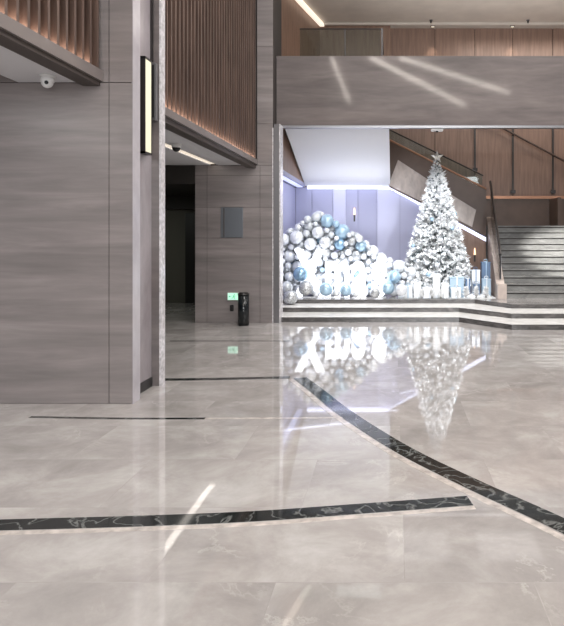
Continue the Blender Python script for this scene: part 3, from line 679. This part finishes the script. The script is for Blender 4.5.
for rmax, rmin, n_, ylo, yhi in ((.155, .135, 14000, 13.88, 14.5), (.135, .105, 16000, 13.86, 14.45), (.105, .075, 20000, 13.85, 14.3), (.08, .052, 20000, 13.85, 14.15)):
    for _ in range(n_):
        if len(B_) >= 296: break
        x = rng.uniform(-2.56, .42); y = rng.uniform(ylo, yhi)
        if x > -.15 and y > 14.1: continue
        px = CX + x*F/y; zt = EYE - (mound(px)-CY)*y/F
        z = rng.uniform(P + rmin, zt - rmin*.6)
        r = min(rmax, z - P, x + 2.615, y - 13.845 if z < 1.45 else 9)
        for (a, b_, c, q, _k) in B_:
            r = min(r, math.sqrt((x-a)**2 + (y-b_)**2 + (z-c)**2) - q)
            if r < rmin: break
        if r < rmin: continue
        kind = rng.choices(['pearl', 'silver', 'smoke', 'blue', 'deepblue', 'glitter'], [34, 34, 24, 5, 1, 3])[0]
        B_.append((x, y, z, r, kind))
print('balls', len(B_))
hw = ['at the foot', 'in the lower part', 'halfway up', 'high up', 'near the crest']
for bi, (x, y, z, r, kind) in enumerate(B_):
    px = CX + x*F/y; col = 'left end' if px < 305 else ('section behind the X' if px < 327 else ('section behind the m' if px < 350 else ('section behind the a' if px < 369 else 'right end')))
    w = hw[min(4, int((z-P)/.4))]; sz = 'large' if r > .125 else ('medium' if r > .085 else 'small')
    lab = f'{sz} {cols[kind]} ball {w} of the heap, {col}'; gr = f'{sz} {cols[kind]} balls {w} of the heap, {col}'
    if bi in special: lab = special[bi]; gr = 'balls of the heap beside the glowing letters'
    sphere_obj(kind, r, (x, y, z), 'decorative_ball', lab, gr)

# ------------------------------------------------------------------ linear lamps of the atrium ceiling
def strip(a, b_, w, lab):
    a, b_ = Vector(a), Vector(b_); d = (b_-a).normalized(); nn = Vector((-d.y, d.x, 0))*w/2
    t = thing('linear_ceiling_light', lab, 'ceiling light', (a+b_)/2)
    obj('diffuser', prism(bmesh.new(), [a-nn, b_-nn, b_+nn, a+nn], (0, 0, .03)), M['ledstrong'], t)
strip((-.78, 3.1, H-.04), (3.25, -4.4, H-.04), .14, 'slanting linear ceiling light mirrored faintly in the stone beam')
strip((.2, 3.1, H-.04), (4.76, -1.9, H-.04), .14, 'second slanting linear ceiling light mirrored faintly in the stone beam')
strip((-2.1, 3.1, H-.04), (-2.0, -3.8, H-.04), .06, 'straight linear ceiling light mirrored faintly in the stone beam')

# ------------------------------------------------------------------ lights
def area(name, loc, sx, sy, power, col, target=None, rot=None, spread=PI):
    l = bpy.data.lights.new(name, 'AREA'); l.shape = 'RECTANGLE'; l.size = sx; l.size_y = sy; l.energy = power; l.color = col; l.spread = spread
    o = bpy.data.objects.new(name, l); COL.objects.link(o); o.location = loc
    if target is not None: o.rotation_euler = (Vector(target)-Vector(loc)).to_track_quat('-Z', 'Y').to_euler()
    elif rot: o.rotation_euler = rot
    return o
def spot(name, loc, target, power, col, size=60, blend=.5, r=.05):
    l = bpy.data.lights.new(name, 'SPOT'); l.energy = power; l.color = col; l.spot_size = math.radians(size); l.spot_blend = blend; l.shadow_soft_size = r
    o = bpy.data.objects.new(name, l); COL.objects.link(o); o.location = loc; o.rotation_euler = (Vector(target)-Vector(loc)).to_track_quat('-Z', 'Y').to_euler(); return o
W = (1, .975, .955)
for i, (x, y) in enumerate(((.7, 5.4), (3.4, 5.4), (6.4, 5.4), (-.6, 9.2), (3, 9.2), (6.4, 9.2))):
    area('ceiling_fill', (x, y, H-.08), 1.8, 1.8, 124 if y < 7 else 78, W)  # added fill out of view, kept clear of the beam's mirror image
area('rear_fill', (1, -7.6, 3.2), 9, 5, 1120, (.97, .985, 1), target=(0, 4, 0))  # added fill behind the camera; the wall there has no window
area('near_bay_lamp', (-4.6, 2.5, 3.2), 1.0, 3.5, 36, (1, 1, 1))
area('near_ledge_uplight', (-2.85, 2.5, 3.215), .06, 6.6, 20, (1, .82, .68), rot=(PI, 0, 0))
area('second_ledge_uplight', (-2.61, 9.2, 3.075), .06, 4.6, 15, (1, .82, .68), rot=(PI, 0, 0))
area('linear_light_glow', (-3.375, 9.2, 2.98), .12, 4.6, 2.2, W)
area('corridor_fill', (-5.6, 13.0, 2.55), .5, .5, 9, (.95, 1, .9))  # added fill, unseen behind the near pillar
COOL = (.76, .79, 1)
area('alcove_cove_lamp', (-1.1, ya-.25, 2.92), 2.4, .1, 2.4, COOL, target=(-1.1, ya, .8))
area('alcove_cove_lamp', (1.0, ya-.25, 2.3), 2.2, .1, 2.2, COOL, target=(.8, ya, .5))
area('alcove_left_lamp', (-2.4, 14.6, 2.9), .08, 3.4, 3, COOL, target=(-2.62, 14.6, 1))
area('flight_underside_fill', (-.9, 15.2, 1.62), 2, .3, 30, (.9, .93, 1), rot=(PI, 0, 0))  # added upward fill hidden behind the balls, brightens the white underside
spot('display_fill_spot', (-.4, 12.15, 3.6), (-1.5, 14.2, 1.6), 125, (.95, .97, 1), 75)  # spots added under the beam to brighten balls and tree
spot('display_fill_spot', (1.6, 12.15, 3.6), (1.0, 14.4, 1.7), 250, (.95, .97, 1), 60)
spot('display_fill_spot', (0.4, 12.15, 3.6), (.9, 14.4, 1.2), 130, (.95, .97, 1), 60)
for sx_ in (-1.4, .8, 3.2, 5.4): spot('step_fill_spot', (sx_, 12.35, 3.7), (sx_, 12.3, 0), 130, (1, .99, .97), 110, .6, .02)  # spots added overhead to whiten the platform treads
spot('stair_spot', (5.2, 12.75, 4.3), (4.75, 15.2, 1.2), 2000, (1, .98, .94), 44, .45)
area('landing_lamp', (4.5, 16.6, H-.3), 5, .8, 110, (1, .92, .84))
area('balcony_uplight', (2.5, 14.0, 5.2), 6, 1.2, 80, (1, .95, .9), rot=(PI, 0, 0))
for px in (433, 513): spot('balcony_downlight', (wx(px, 17.75), 17.78, H-.06), (wx(px, 17.75), 17.95, 5.5), 40, (1, .85, .7), 50, .6, .02)

w = bpy.data.worlds.new('World'); S.world = w; w.use_nodes = True
w.node_tree.nodes['Background'].inputs['Color'].default_value = (.9, .95, 1, 1); w.node_tree.nodes['Background'].inputs['Strength'].default_value = .4

# ------------------------------------------------------------------ camera
cam = bpy.data.cameras.new('camera'); co = bpy.data.objects.new('camera', cam); COL.objects.link(co); S.camera = co
co.location = (0, 0, EYE); co.rotation_euler = (PI/2, 0, 0)
cam.sensor_fit = 'VERTICAL'; cam.sensor_height = 24; cam.sensor_width = 24; cam.lens = 24*F/626
cam.shift_x = -(CX-282)/626; cam.shift_y = -(313-CY)/626
cam.clip_start = .05; cam.clip_end = 200
S.view_settings.view_transform = 'Standard'; S.view_settings.look = 'None'; S.view_settings.gamma = 1; S.view_settings.use_curve_mapping = False
S.view_settings.exposure = .26
S.cycles.use_denoising = True
S.cycles.max_bounces = 8; S.cycles.diffuse_bounces = 3; S.cycles.glossy_bounces = 4
S.cycles.caustics_reflective = False; S.cycles.caustics_refractive = False; S.cycles.sample_clamp_indirect = 6
